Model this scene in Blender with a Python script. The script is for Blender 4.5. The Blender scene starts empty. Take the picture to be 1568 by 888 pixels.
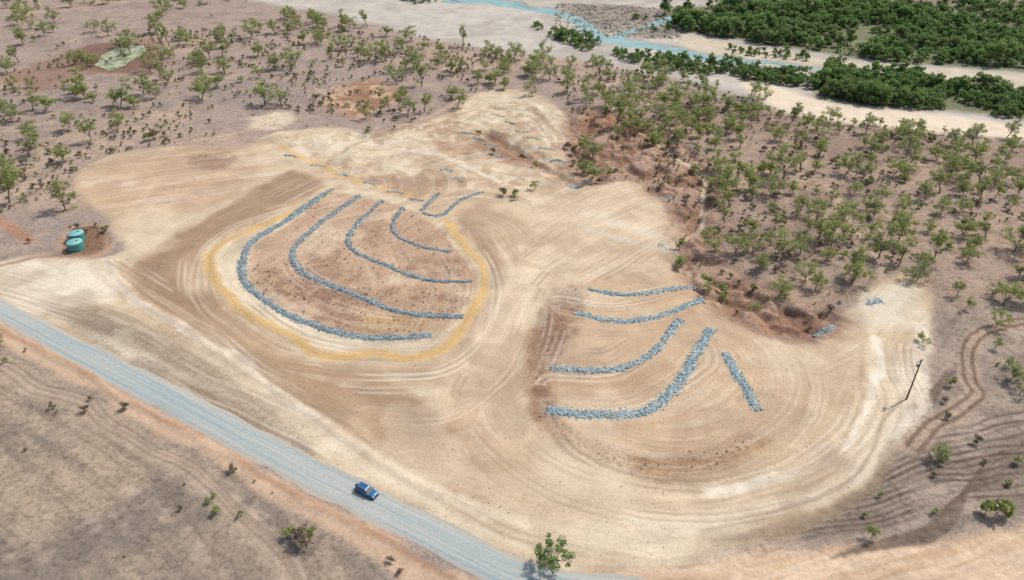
import bpy, math, random
import numpy as np
from mathutils import Vector, Matrix
random.seed(7); RNG=np.random.default_rng(11)
sc=bpy.context.scene
F32=np.float32
# ------------------------------------------------------------------ survey frame
H=112.0; TH=math.radians(33.0); FPX=1120.0
def W(px,py):
    px=np.asarray(px,float); py=np.asarray(py,float)
    a=(px-784)/FPX; b=-(py-444)/FPX
    dy=b*math.sin(TH)+math.cos(TH); dz=b*math.cos(TH)-math.sin(TH)
    t=H/(-dz)
    return np.stack([a*t,dy*t],-1)
def WP(pts):
    p=np.array(pts,float); return W(p[:,0],p[:,1])
def cat(P,n=5,closed=False):
    P=np.asarray(P,float); out=[]; N=len(P)
    for i in range(N-1):
        p0=P[max(i-1,0)];p1=P[i];p2=P[i+1];p3=P[min(i+2,N-1)]
        for k in range(n):
            t=k/n
            out.append(.5*((2*p1)+(-p0+p2)*t+(2*p0-5*p1+4*p2-p3)*t*t+(-p0+3*p1-3*p2+p3)*t**3))
    out.append(P[-1]); return np.array(out)
def resample(P,step):
    d=np.r_[0,np.cumsum(np.hypot(*np.diff(P,axis=0).T))]
    n=max(2,int(d[-1]/step)+1); s=np.linspace(0,d[-1],n)
    return np.stack([np.interp(s,d,P[:,0]),np.interp(s,d,P[:,1])],-1),s
# ------------------------------------------------------------------ noise
def vnoise(x,y,seed):
    xi=np.floor(x); yi=np.floor(y); fx=(x-xi).astype(F32); fy=(y-yi).astype(F32)
    xi=xi.astype(np.int64); yi=yi.astype(np.int64)
    def h(a,b):
        v=(a*374761393+b*668265263+seed*1442695041)&0xffffffff
        v=((v^(v>>13))*1274126177)&0xffffffff
        v=v^(v>>16)
        return (v&0xffff).astype(F32)/F32(65535)
    fx=fx*fx*(3-2*fx); fy=fy*fy*(3-2*fy)
    a=h(xi,yi);b=h(xi+1,yi);c=h(xi,yi+1);d=h(xi+1,yi+1)
    return (a*(1-fx)+b*fx)*(1-fy)+(c*(1-fx)+d*fx)*fy
def fbm(x,y,wl,octv,seed):
    r=0;a=.5;s=0;f=1.0/wl
    for o in range(octv):
        r=r+a*vnoise(x*f+o*17.3,y*f-o*9.1,seed+o); s+=a; a*=.55; f*=2.03
    return r/s
def sst(e0,e1,v):
    t=np.clip((v-e0)/(e1-e0),0,1); return t*t*(3-2*t)
# ------------------------------------------------------------------ masks
def dist_pl(X,Y,P):
    best=np.full(X.shape,1e9,F32); sg=np.zeros(X.shape,F32); ss=np.zeros(X.shape,F32); acc=0
    for i in range(len(P)-1):
        ax,ay=P[i]; bx,by=P[i+1]; dx=bx-ax; dy=by-ay; L=math.hypot(dx,dy)
        if L<1e-6: continue
        rx=X-ax; ry=Y-ay
        t=np.clip((rx*dx+ry*dy)/(L*L),0,1)
        d=np.hypot(rx-t*dx,ry-t*dy); m=d<best
        best=np.where(m,d,best); cr=(dx*ry-dy*rx)
        sg=np.where(m,np.sign(cr),sg); ss=np.where(m,acc+t*L,ss)
        acc+=L
    return best,sg,ss
def sub(X,Y,P,mg):
    return np.nonzero((X>P[:,0].min()-mg)&(X<P[:,0].max()+mg)&(Y>P[:,1].min()-mg)&(Y<P[:,1].max()+mg))[0]
def mline(X,Y,pts,w,soft=.6,smooth=True,world=False):
    P=np.asarray(pts) if world else WP(pts)
    if smooth and len(P)>2: P=cat(P,4)
    out=np.zeros(X.shape,F32); ix=sub(X,Y,P,w+soft+1)
    if len(ix)==0: return out
    d,_,_=dist_pl(X[ix],Y[ix],P)
    out[ix]=sst(w+soft,w-soft,d); return out
def mpoly(X,Y,pts,soft=2.0,smooth=True):
    P=WP(pts); P=np.vstack([P,P[:1]])
    if smooth: P=cat(P,3)
    out=np.zeros(X.shape,F32); ix=sub(X,Y,P,soft+1)
    if len(ix)==0: return out
    x=X[ix];y=Y[ix]; ins=np.zeros(len(ix),bool)
    for i in range(len(P)-1):
        x1,y1=P[i];x2,y2=P[i+1]
        if y1==y2: continue
        c=((y1>y)!=(y2>y))&(x<(x2-x1)*(y-y1)/(y2-y1)+x1); ins^=c
    d,_,_=dist_pl(x,y,P); d=np.where(ins,d,-d)
    out[ix]=sst(-soft,soft,d); return out
# ------------------------------------------------------------------ layout
SITE=[(-60,425),(0,400),(60,388),(130,395),(195,380),(170,335),(118,295),(128,258),(180,236),(270,224),(370,224),(425,202),(530,196),(560,212),(640,190),(700,165),(735,142),(805,140),(862,168),(875,212),(862,245),(900,280),(960,278),(1012,310),(1035,350),(1035,400),(1090,440),(1120,490),(1200,520),(1262,512),(1310,465),(1370,422),(1425,440),(1420,500),(1400,560),(1412,600),(1385,680),(1300,760),(1190,820),(1060,858),(900,872),(780,862),(560,745),(400,670),(200,570),(0,458),(-60,430)]
ROAD_U=[(-420,250),(-200,360),(0,457),(100,508),(300,606),(480,698),(620,768),(720,818),(790,852),(880,874),(1000,886),(1150,900),(1400,915)]
ROAD_L=[(-420,262),(-200,388),(0,492),(110,556),(300,658),(480,756),(620,828),(690,866),(770,905),(870,930),(1000,945),(1150,955),(1400,965)]
RU=cat(WP(ROAD_U),6); RL=cat(WP(ROAD_L),6)
RU,_=resample(RU,1); 
n=len(RU); dd=np.r_[0,np.cumsum(np.hypot(*np.diff(RL,axis=0).T))]; s_=np.linspace(0,dd[-1],n)
RL=np.stack([np.interp(s_,dd,RL[:,0]),np.interp(s_,dd,RL[:,1])],-1)
RC=(RU+RL)/2
WATER=[([(690,1),(770,6),(835,15),(885,30),(925,60),(1000,70),(1060,82),(1118,92)],6),
       ([(945,60),(962,46),(1000,38),(1025,26)],4),([(1118,92),(1200,98),(1270,107),(1320,114)],3),
       ([(720,-4),(790,4)],6)]
ROCKZ=[(850,6),(1010,12),(1045,48),(1000,58),(950,52),(910,40)]
GZ=[(868,165),(960,178),(1060,225),(1105,300),(1085,380),(1150,430),(1290,480),(1240,518),(1130,492),(1062,445),(1036,400),(1020,315),(960,275),(900,275),(866,240)]
GULLY=[([(1085,262),(1076,310),(1072,332),(1046,360),(1024,376)],1.3,1.3),([(1000,205),(1040,240),(1084,265)],2,1.1),
       ([(745,205),(790,228),(835,258),(880,282)],2.5,1.3),([(1180,440),(1210,480),(1245,500)],2,1.0),([(900,180),(890,220),(900,262)],2,1.3),([(1110,455),(1150,470),(1180,500)],1.5,.9)]
YRING=[(505,296),(440,330),(350,368),(327,396),(334,440),(395,490),(490,533),(575,548),(655,544),(702,515),(732,462),(737,415),(715,384),(680,340)]
PADIN=[(540,300),(500,296),(440,345),(392,372),(378,395),(378,425),(392,446),(445,478),(535,508),(610,514),(690,500),(715,470),(722,425),(705,395),(640,325)]
RIVERZONE=[(380,0),(430,-8),(1200,-20),(1750,-10),(1750,235),(1568,212),(1400,196),(1210,168),(1120,140),(1020,118),(900,95),(700,68),(560,34),(450,12)]
UP=[(430,210),(540,200),(640,190),(735,145),(805,142),(862,170),(872,230),(880,280),(760,290),(690,285),(640,300),(560,280),(470,250)]
def height(X,Y):
    wx=X+3*(fbm(X,Y,18,2,91)-.5); wy=Y+3*(fbm(X,Y,18,2,92)-.5)
    site=mpoly(wx,wy,SITE,3)
    z=(fbm(X,Y,45,4,5)-.5)*2.2*(1-.8*site)
    z=z+(fbm(X,Y,4,3,6)-.5)*(.55-.28*site)
    up=mpoly(wx,wy,UP,8); z=z+up*(fbm(X,Y,9,4,12)-.5)*1.8
    g=mpoly(wx,wy,GZ,6)
    rd=1-np.abs(2*fbm(X,Y,13,4,8)-1)
    z=z-g*1.9*sst(.62,.98,rd)
    for pts,w,dp in GULLY:
        z=z-dp*mline(wx,wy,pts,w,1.6)
    for pts,w,dp in [([(748,205),(800,228),(845,255)],4,1.4),([(520,140),(560,160),(600,158)],7,1.4),([(300,245),(340,243)],4,.8)]:
        z=z-dp*mline(wx,wy,pts,w,3)*(.4+.9*fbm(X,Y,6,3,18))
    m=mpoly(wx,wy,RIVERZONE,14)
    z=z*(1-.85*m)+.05*m
    for pts,w in WATER:
        z=z-1.3*mline(wx+3*(fbm(X,Y,9,3,31)-.5),wy+14*(fbm(X,Y,14,3,32)-.5),pts,w,3)
    rm=mline(X,Y,RC[::4],6.5,1.5,False,True)
    z=z*(1-.9*rm)
    z=z+.35*mline(wx,wy,[(-60,466),(110,562),(300,668),(480,768),(610,832),(700,884)],.7,1.0)
    z=z+.3*mline(wx,wy,[(165,395),(195,440),(300,515),(450,612),(560,690),(680,760)],.8,1.1)
    z=z+.6*mline(wx,wy,[(140,348),(160,352),(168,366),(160,382),(138,388),(112,390)],.8,1.2)
    z=z+.25*mline(wx,wy,YRING,1.3,1.2)
    z=z+.35*mline(wx,wy,[(1415,480),(1402,560),(1405,610),(1370,690),(1290,765),(1180,822)],.7,1.1)*sst(.35,.6,fbm(X,Y,9,2,19))
    return z
# ------------------------------------------------------------------ ground grid
def seg(a,b,st): return np.arange(a,b,st)
def geo(a,st,r,lim):
    o=[];v=a
    while v<lim: o.append(v); v+=st; st*=r
    o.append(lim); return np.array(o)
xs=np.r_[-geo(460,4,1.25,6000)[::-1],seg(-456,-260,2.2),seg(-260,-125,.85),seg(-125,150,.42),seg(150,280,.85),seg(280,456,2.2),geo(460,4,1.25,6000)]
ys=np.r_[-geo(-60,5,1.3,1500)[::-1],seg(64,190,.38),seg(190,380,.7),seg(380,620,1.5),geo(622,3,1.2,9000)]
xs=np.unique(xs);ys=np.unique(ys)
nx,ny=len(xs),len(ys)
GX,GY=np.meshgrid(xs,ys); X=GX.ravel().astype(float); Y=GY.ravel().astype(float)
print('grid',nx,ny,nx*ny)
def C(r,g,b,k=.78):
    v=np.array([r,g,b],float)/255
    v=np.where(v<=.04045,v/12.92,((v+.055)/1.055)**2.4)
    return (v*k).astype(F32)
lx=X+4.0*(fbm(X,Y,16,2,21)-.5); ly=Y+4.0*(fbm(X,Y,16,2,22)-.5)
wx=lx+1.0*(fbm(X,Y,4.5,2,27)-.5)+1.4*(fbm(X,Y,2.4,2,23)-.5); wy=ly+1.0*(fbm(X,Y,4.5,2,28)-.5)+1.4*(fbm(X,Y,2.4,2,24)-.5)
wwx=X+16*(fbm(X,Y,30,4,41)-.5); wwy=Y+16*(fbm(X,Y,30,4,42)-.5)
n1=fbm(X,Y,40,4,51); n2=fbm(X,Y,9,4,52); n3=fbm(X,Y,3,3,53); n4=fbm(X,Y,70,3,54); n5=fbm(X,Y,20,5,57)
LOOP=[(1400,455),(1345,500),(1335,560),(1355,610),(1330,670),(1260,720),(1150,755),(1030,765),(900,745),(810,700),(752,640),(735,570),(775,480),(830,410)]
LF=[(-600,420),(-100,470),(0,520),(300,700),(480,800),(620,900),(600,1100),(-900,1100)]
LR=[(1180,830),(1300,770),(1400,680),(1420,560),(1450,470),(1700,470),(1900,760),(1568,810),(1400,830)]
BR=[(900,876),(1060,866),(1200,846),(1400,830),(1568,806),(1900,770),(1900,1000),(900,1000)]
GUIDES=[[(-150,395),(0,440),(170,492),(300,560),(480,655),(700,790),(880,850),(1100,870)],
 LOOP,[(560,285),(440,318),(345,352),(300,400),(310,460),(380,520),(490,560),(600,572),(690,560),(745,490),(755,420),(720,360)],
 [(410,208),(560,230),(700,200),(800,158),(850,200)],[(1010,320),(900,370),(820,420),(770,520),(720,600)],
 [(1080,470),(1180,510),(1230,590),(1180,670),(1060,705),(930,690),(860,620)],[(140,280),(260,265),(400,250),(430,240)],
 [(1150,850),(1350,790),(1500,750),(1700,720)],[(160,405),(300,500),(480,610),(620,700)],[(860,470),(950,480),(1060,460)],[(850,590),(960,590),(1040,540)],
 [(-100,540),(60,610),(250,730),(380,860),(420,930)],[(300,400),(420,330),(520,280)],[(1390,450),(1330,520),(1250,560)],[(560,640),(700,640),(800,560),(830,470)]]
b1=np.full(len(X),1e9,F32); b2=b1.copy(); fs=np.zeros(len(X),F32); fd=np.zeros(len(X),F32); gid=np.zeros(len(X),np.int16)
ix=np.nonzero((X>-220)&(X<240)&(Y>60)&(Y<380))[0]
fx_=X[ix]+3.2*(fbm(X[ix],Y[ix],28,2,81)-.5); fy_=Y[ix]+3.2*(fbm(X[ix],Y[ix],28,2,82)-.5)
for i,gp in enumerate(GUIDES):
    d,sg,s=dist_pl(fx_,fy_,cat(WP(gp),5))
    o1=b1[ix]; m=d<o1
    b2[ix]=np.where(m,o1,np.minimum(b2[ix],d)); b1[ix]=np.where(m,d,o1)
    fs[ix]=np.where(m,s+i*300,fs[ix]); fd[ix]=np.where(m,d*sg+i*40,fd[ix]); gid[ix]=np.where(m,i,gid[ix])
sA=fbm(fs*.035,fd*.55,1,3,83); sB=fbm(fs*.03,fd*.22,1,3,84)
brk=.55+.45*sst(.36,.58,fbm(fs*.05,fd*.8,1,3,85)*.5+n2*.5)
col=np.tile(C(169,151,138),(len(X),1)).astype(F32)
veg=np.ones(len(X),F32); 
def lay(m,c,k=1.0,v=None):
    global col,veg
    m=(m*k)[:,None] if isinstance(m,np.ndarray) else m
    col=col*(1-m)+np.asarray(c,F32)*m
    if v is not None: veg=veg*(1-m[:,0])+v*m[:,0]
lay(sst(.48,.68,n1),C(182,160,140),.7)
lay(sst(.5,.66,n2),C(146,130,119),.55)
lay(sst(.54,.66,n4),C(150,138,131),.6)
lay(sst(.56,.7,n3)*sst(.45,.6,n1),C(196,172,149),.5)
RW=[(880,170),(1000,140),(1250,180),(1700,215),(1700,520),(1440,470),(1300,460),(1130,480),(1050,400),(1030,320),(900,260)]
m=mpoly(wx,wy,RW,6); lay(m,C(168,147,130),.8); lay(m*sst(.46,.62,n2),C(182,158,137),.7); lay(m*sst(.52,.66,n1),C(142,122,109),.6); lay(m*sst(.5,.62,n3)*sst(.42,.55,n2),C(128,110,97),.5)
# lower-left paddock
m=mpoly(wx,wy,LF,3); lay(m,C(163,147,130),1); lay(m*sst(.42,.62,n2),C(134,123,112),.8); lay(m*sst(.50,.66,n5),C(176,157,134),.6); lay(m*sst(.53,.68,n3),C(184,166,145),.5); lay(m*sst(.48,.6,sA),C(130,118,106),.45)
lay(mline(wx,wy,[(-60,470),(0,506),(110,568),(300,674),(480,776),(600,842),(690,892),(900,960)],2.6,1.2),C(199,172,145),.85,.2)
lay(mline(wx,wy,[(-60,466),(0,499),(110,560),(300,666),(480,766),(610,834),(700,884)],.6,.5),C(182,143,111),.75)
lay(mline(lx,ly,[(-40,540),(60,588),(200,665),(330,755),(410,825),(470,900)],2.0,1.2),C(192,172,151),.65,.3)
for off,kk in ((0,.6),(9,.5),(20,.6)):
    lay(mline(lx,ly,[(-40,528+off),(60,576+off),(200,653+off),(330,743+off),(420,820+off),(480,900+off)],.25,.25),C(122,102,88),kk)
lay(mline(lx,ly,[(-40,572),(60,624),(160,688),(270,780),(330,850),(370,920)],.3,.3),C(128,110,96),.5)
# lower right
m=mpoly(wx,wy,LR,4); lay(m,C(170,154,139),.9); lay(m*sst(.42,.6,n2),C(146,131,118),.65); lay(m*sst(.5,.62,sA),C(128,114,102),.5)
m=mpoly(wx,wy,BR,1.5); lay(m,C(212,184,152),.95,.3); lay(m*sst(.5,.64,n2),C(194,162,131),.6); lay(m*sst(.5,.6,sA),C(226,204,177),.5)
for k in range(13):
    o=k*8; j=((k*37)%10)/10
    lay(mline(lx,ly,[(1100+o,846-o*.5),(1230,820-o),(1350,804-o*1.2),(1470,774-o*1.3),(1660,742-o*1.5+j*20)],.36,.32)*sst(.3,.5,n2+.1*j),C(98,84,73),.55+.4*j)
for k in range(7):
    lay(mline(lx,ly,[(1240+k*14,800-k*10),(1330+k*10,740-k*12),(1400+k*6,660-k*14),(1440+k*6,600-k*12)],.34,.3)*sst(.3,.5,n2),C(110,93,80),.65)
for k in range(5):
    lay(mline(lx,ly,[(1270+k*20,852-k*3),(1420+k*10,800),(1500,740-k*8),(1640,680-k*10)],.34,.3),C(106,90,78),.65)
# main site
site=mpoly(wx,wy,SITE,1.8)
lay(site,C(202,182,153),1.0,.0)
lay(site*sst(.42,.66,n1),C(194,169,137),.8)
lay(site*sst(.5,.66,n2),C(210,194,168),.5)
def L(pts,w,c,k=1,soft=.8,v=None,b=False): 
    m=mline(wx,wy,pts,w,soft) if w>=1 else mline(lx,ly,pts,w,soft); lay(m*brk if (w>1.2 and not b) else m,c,k,v)
def PG(pts,c,k=1,soft=1.5,v=None,wide=False): 
    m=mpoly(wwx if wide else wx,wwy if wide else wy,pts,soft); lay(m,c,k,v); return m
PG([(440,262),(505,284),(340,362),(318,400),(325,450),(400,515),(560,572),(650,610),(700,650),(700,700),(640,706),(520,640),(400,570),(290,510),(198,430),(225,385),(330,325)],C(178,152,122),1,2)
PG([(440,262),(500,284),(420,318),(330,360),(260,410),(220,400),(330,325)],C(158,133,109),.85,1.6)
PG([(210,400),(260,400),(290,440),(340,490),(300,490),(240,450)],C(150,126,102),.6,2)
PG([(560,600),(640,625),(690,660),(690,690),(620,680)],C(144,120,102),.75,3,None,True)
PG([(540,590),(575,605),(600,625),(560,618)],C(136,114,98),.6,2)
PG([(200,440),(300,500),(420,570),(520,620),(480,640),(380,580),(270,510)],C(164,140,112),.55,3,None,True)
PG([(80,478),(160,472),(300,540),(420,620),(500,690),(440,690),(300,615),(160,540)],C(160,145,127),.95,2.5,.6)
PG([(100,490),(200,520),(320,590),(420,660),(380,660),(260,600),(150,540)],C(134,120,106),.65,3,.7,True)
PG([(0,400),(100,395),(160,410),(180,460),(80,475),(0,455)],C(228,217,197),.85,3)
PG([(150,250),(260,235),(370,235),(400,260),(300,320),(200,325),(140,300)],C(194,165,135),.8,5,None,True)
L([(0,462),(110,500),(300,580),(480,672),(640,756),(760,820),(850,856)],1.3,C(216,202,179),.6,1)
L([(165,395),(185,435),(240,480),(300,515),(450,612),(560,690),(680,760),(800,800)],1.4,C(232,220,199),.95)
L([(185,415),(250,470),(310,508),(460,605),(570,682)],.4,C(146,122,100),.7,.4)
L([(280,520),(400,600),(520,680),(640,760),(780,830),(900,850)],1.8,C(224,210,185),.65,1.6)
L([(520,650),(640,710),(760,770),(900,790)],2.8,C(179,151,122),.65,2)
L([(560,700),(700,785),(820,835),(900,850)],1.5,C(178,151,124),.6,1.2)
L([(160,480),(330,560),(470,660),(560,730)],.8,C(220,204,178),.5,.6)
# left pad
PAD=[(505,292),(440,328),(352,368),(326,398),(334,442),(395,492),(490,535),(575,550),(655,546),(704,515),(734,462),(739,415),(716,382),(682,338),(640,310),(560,292)]
PG(PAD,C(213,197,168),1,1)
PG(PADIN,C(193,163,136),1,1.2,.5)
for cx,cy,a,b,k in [(480,450,60,22,.9),(560,490,90,16,.9),(420,430,26,22,.7),(600,450,80,12,.8),(660,410,50,14,.7),(500,390,34,24,.5),(570,360,26,18,.5),(640,360,40,9,.7),(520,420,60,8,.6),(470,340,26,12,.3),(660,465,50,12,.7)]:
    m=mpoly(wwx*.35+wx*.65,wwy*.35+wy*.65,[(cx+a*math.cos(t),cy+b*math.sin(t)) for t in np.linspace(0,2*math.pi,9)[:-1]],3.5)
    lay(m*sst(.4,.56,n3*.6+n2*.4),C(132,102,88),k,1)
    lay(m,C(174,142,119),k*.4)
PG([(560,480),(640,482),(690,492),(600,505),(540,500)],C(196,164,120),.7,2,1)
L([(372,450),(440,490),(530,524),(610,532),(680,520)],1.6,C(228,214,189),.8,1)
L([(770,300),(720,330),(745,380),(765,430),(750,490),(715,550),(640,575)],3.5,C(180,153,124),.65,2.5)
L([(700,340),(735,372),(765,420),(760,470)],1.5,C(170,144,118),.8,1)
L([(960,290),(900,350),(830,395),(780,460),(740,540),(700,590),(730,650)],3.6,C(217,195,165),.85,2.6)
# upper area
PG([(430,215),(540,205),(640,200),(700,215),(690,270),(640,285),(560,262),(470,240)],C(209,192,164),.7,4,None,True)
PG([(740,150),(800,145),(855,170),(870,210),(820,200),(760,175)],C(208,195,169),.8,3)
PG([(800,300),(900,290),(1000,310),(1030,350),(1000,390),(900,400),(820,370)],C(209,186,157),.7,4)
m=mpoly(wx,wy,UP,5); lay(m*sst(.5,.6,n2),C(174,147,120),.8); lay(m*sst(.54,.62,n3),C(226,214,193),.55); lay(m*sst(.56,.64,n1),C(162,132,107),.65)
L([(640,215),(700,232),(770,250),(850,275)],1.5,C(168,138,113),.7,1.2); L([(600,230),(680,240),(760,275)],1.2,C(226,214,193),.8,1); L([(560,215),(520,235),(500,250)],1.0,C(166,138,112),.6,1)
L([(690,180),(750,165),(820,172),(855,205)],.8,C(168,145,118),.7,.7)
for k in range(5): L([(745+k*4,158+k*7),(800+k*2,156+k*6),(850-k*5,180+k*6),(862-k*6,215+k*3)],.4,C(176,154,128) if k%2 else C(228,218,199),.5,.4)
L([(900,330),(960,345),(1030,370)],3,C(228,214,191),.75,2.5); L([(880,345),(950,365),(1020,385)],1.2,C(200,196,184),.6,1)
PG([(740,200),(800,222),(850,255),(830,268),(780,248),(735,225)],C(148,113,92),.9,2,.8,True)
PG([(690,200),(740,205),(780,235),(740,245),(700,225)],C(166,138,113),.6,2,.5,True)
PG([(285,240),(320,235),(365,245),(330,262),(290,255)],C(146,119,101),.75,2.5,1)
PG([(380,180),(420,168),(455,180),(430,195),(390,195)],C(218,200,175),.9,2.5,None,True)
m=PG([(505,130),(560,118),(600,128),(612,150),(575,180),(530,170),(490,160)],C(202,170,140),.85,5,None,True); lay(m*sst(.46,.56,n2),C(150,111,87),.7)
L([(428,226),(470,246),(540,272),(600,292),(645,304)],1.7,C(206,172,116),.85,.6,None,True)
L([(750,166),(785,188),(825,222),(858,246)],1.5,C(200,172,128),.7,.9)
L([(670,296),(645,322),(672,332),(738,296)],3,C(206,180,149),.6,1.5)
# right pad
PG([(865,438),(920,425),(1060,420),(1110,445),(1150,500),(1190,560),(1200,620),(1170,680),(1060,725),(950,718),(850,668),(812,600),(820,520)],C(198,173,143),.97,3)
m=PG([(862,445),(900,440),(895,480),(870,530),(850,570),(845,610),(880,660),(960,690),(1060,692),(1140,668),(1170,680),(1060,726),(950,716),(855,672),(815,610),(815,530),(835,480)],C(174,145,119),.9,2,1)
lay(m*sst(.42,.56,n3*.5+n2*.5),C(136,105,88),.85,1)
m=PG([(845,445),(885,440),(875,470),(850,520),(845,560),(815,560),(815,520),(825,480)],C(146,116,97),.65,2,1)
m=PG([(920,705),(1000,700),(1100,690),(1165,670),(1170,685),(1060,726),(960,720)],C(182,147,102),.5,2,1)
for pts in ([(900,455),(1000,462),(1070,445)],[(880,500),(980,505),(1060,480)],[(850,585),(950,588),(1020,560)],[(850,650),(960,655),(1040,630)]):
    L(pts,1.6,C(188,157,127),.8,1.4)
PG([(870,590),(960,590),(1010,580),(990,615),(900,622)],C(186,160,134),.7,2)
# haul road loop
L(LOOP,4.2,C(215,196,168),.7,3)
L([(1335,520),(1345,590),(1310,665),(1200,728),(1090,752)],1.1,C(234,224,206),.95,1)
L([(1370,560),(1385,620),(1340,690),(1230,765),(1100,800),(980,800)],2.4,C(228,214,191),.85,1.8)
L([(1320,560),(1325,620),(1270,690),(1180,735)],.6,C(170,145,120),.6,.6)
L([(1400,620),(1350,720),(1230,800),(1100,835)],1.2,C(140,122,103),.8,1)
L([(1385,600),(1330,700),(1220,775),(1080,815)],.45,C(130,110,92),.6,.4)
L([(1410,480),(1400,560),(1412,620),(1380,670)],1.8,C(230,220,202),.8,1.4)
PG([(1000,790),(1180,780),(1100,830),(960,850),(880,830),(900,790)],C(228,214,189),.6,5,None,True)
PG([(1190,540),(1290,560),(1290,640),(1210,690),(1180,640)],C(198,175,147),.5,5)
PG([(1130,790),(1220,770),(1290,740),(1200,800)],C(162,143,122),.65,3,None,True)
PG([(1320,450),(1390,430),(1410,450),(1380,500),(1310,500)],C(210,202,185),.7,3)
PG([(700,600),(790,640),(840,720),(780,780),(660,700)],C(188,161,131),.6,6,None,True)
lay(site*sst(.52,.64,sB),C(174,148,121),.22); lay(site*sst(.54,.66,sA)*sst(.4,.6,n1+.05),C(228,215,193),.22)
lay(site*sst(.54,.68,n5),C(164,142,120),.40); lay(site*sst(.46,.34,n5),C(222,207,182),.30)
# individual wheel tracks
rr=np.random.default_rng(5); sm_=site[ix]>.6; GI=[ix[gid[ix]==g_] for g_ in range(len(GUIDES))]
for t_ in range(230):
    p=rr.integers(0,len(ix)); 
    while not sm_[p]: p=rr.integers(0,len(ix))
    k0=ix[p]; d0=fd[k0]; s0=fs[k0]; ln=rr.uniform(8,40); jx=GI[gid[k0]]
    dv_=fd[jx]-d0-(.05*math.sin(t_*1.7))*(fs[jx]-s0); sv=np.abs(fs[jx]-s0)
    msk=sst(ln,ln*.4,sv)*np.maximum(sst(.5,.12,np.abs(dv_-.85)),sst(.5,.12,np.abs(dv_+.85)))*site[jx]
    kk=rr.uniform(.12,.42)*msk[:,None]; cc=C(146,125,104) if rr.random()<.6 else C(232,220,201)
    col[jx]=col[jx]*(1-kk)+cc*kk
L(YRING,1.6,C(208,174,120),.85,.5,None,True)
L(YRING,.5,C(196,160,106),.45,.6)
# gully country
g=mpoly(wwx*.5+wx*.5,wwy*.5+wy*.5,GZ,7); rd=1-np.abs(2*fbm(X,Y,13,4,8)-1)
lay(g,C(170,141,120),.7); lay(g*sst(.6,.92,rd),C(132,99,80),.7); lay(g*sst(.54,.68,n3),C(200,172,147),.45)
PG([(905,170),(940,175),(935,198),(900,192)],C(166,120,94),.5,3,None,True); PG([(1150,478),(1215,482),(1240,510),(1180,512)],C(160,119,96),.6,3,None,True)
for pts,w,dp in GULLY[:2]: lay(mline(lx,ly,pts,w*.7,.7),C(214,196,169),.85)
PG([(1420,130),(1568,200),(1568,215),(1500,210)],C(150,134,126),.5,8)
L([(-20,335),(15,350),(45,368)],1.8,C(186,134,100),.9,.8); L([(-20,412),(60,392),(110,388)],1,C(158,130,110),.8,.7)
PG([(96,345),(150,340),(176,360),(168,384),(118,392),(88,376)],C(184,154,128),.85,1); PG([(112,346),(150,344),(168,362),(158,382),(128,389),(100,380)],C(124,94,76),.8,.8)
TR=[(1620,482),(1540,495),(1496,512),(1480,540),(1486,575),(1500,600),(1470,625),(1430,650),(1400,690)]
L(TR,2.4,C(180,158,138),.8,.8,None,True)
TRW=cat(WP(TR),6)
tn=np.gradient(TRW,axis=0); tn=tn/np.hypot(tn[:,0],tn[:,1])[:,None]; nn=np.stack([-tn[:,1],tn[:,0]],-1)
for s in (-1,1): lay(mline(wx*.3+X*.7,wy*.3+Y*.7,TRW+nn*s*1.2,.45,.35,False,True),C(112,92,78),.8)
L([(1260,280),(1300,330),(1340,390),(1360,430)],1.0,C(194,170,148),.8,.8); L([(1180,250),(1250,275),(1300,320)],.9,C(188,164,142),.7,.8)
L([(60,250),(170,222),(300,215),(420,190)],1.0,C(198,174,154),.7,.8); L([(560,205),(640,185),(700,155),(760,120)],1.0,C(196,172,150),.7,.8)
PG([(0,120),(110,80),(240,60),(240,108),(120,115),(40,150)],C(148,119,102),.75,6,None,True)
PG([(100,80),(150,66),(228,68),(232,95),(190,112),(130,108)],C(124,97,82),.85,4,.3)
# river
riv=mpoly(wwx,wwy,RIVERZONE,6)
lay(riv,C(190,182,171),1,0.05); lay(riv*sst(.46,.6,n1),C(174,165,154),.7); lay(riv*sst(.5,.64,n2),C(204,196,183),.4); lay(riv*sst(.52,.62,n5),C(162,152,140),.4)
PG([(1120,118),(1180,128),(1260,152),(1400,170),(1568,196),(1568,214),(1400,200),(1240,178),(1170,154)],C(226,209,186),.95,4,0,False)
PG(ROCKZ,C(152,140,128),.85,5,.8); 
PG([(1040,50),(1250,88),(1568,116),(1568,136),(1250,106),(1060,84)],C(204,190,169),.85,5)
for P in ([(1010,20),(1100,8),(1700,8),(1700,108),(1400,97),(1260,82),(1140,62),(1040,46)],[(1260,104),(1568,140),(1700,150),(1700,195),(1440,168),(1330,164),(1250,145)]):
    m=PG(P,C(108,112,76),.85,5,.5)
PG([(1000,-30),(1100,3),(1500,6),(1800,8),(1800,-60)],C(140,118,106),.9,8,1)
rock=sst(.5,.6,fbm(X,Y,5,3,77)); lay(mpoly(wx,wy,ROCKZ,6)*rock,C(108,98,90),.7)
for pts,w in WATER: lay(mline(wx,wy,pts,w+3,4),C(168,166,148),.5)
far=sst(620,900,Y)+sst(430,700,np.abs(X)); lay(np.clip(far,0,1).astype(F32)*sst(.4,.6,n4),C(110,108,80),.6)
lrz=np.maximum(mpoly(wx,wy,LR,4)*.8,mpoly(wx,wy,BR,3)*.8)
strength=np.maximum(np.maximum(np.maximum(site,lrz),.8*mpoly(wx,wy,LF,3))*sst(0,3,b2-b1)*sst(45,22,b1),0)
strength=strength*(1-.75*mpoly(wx,wy,PADIN,2))*(.35+.65*sst(.38,.6,n2*.5+n1*.5))
Z=height(X,Y)
me=bpy.data.meshes.new('ground'); N=nx*ny
me.vertices.add(N); me.vertices.foreach_set('co',np.stack([X,Y,Z],-1).astype(F32).ravel())
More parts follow.
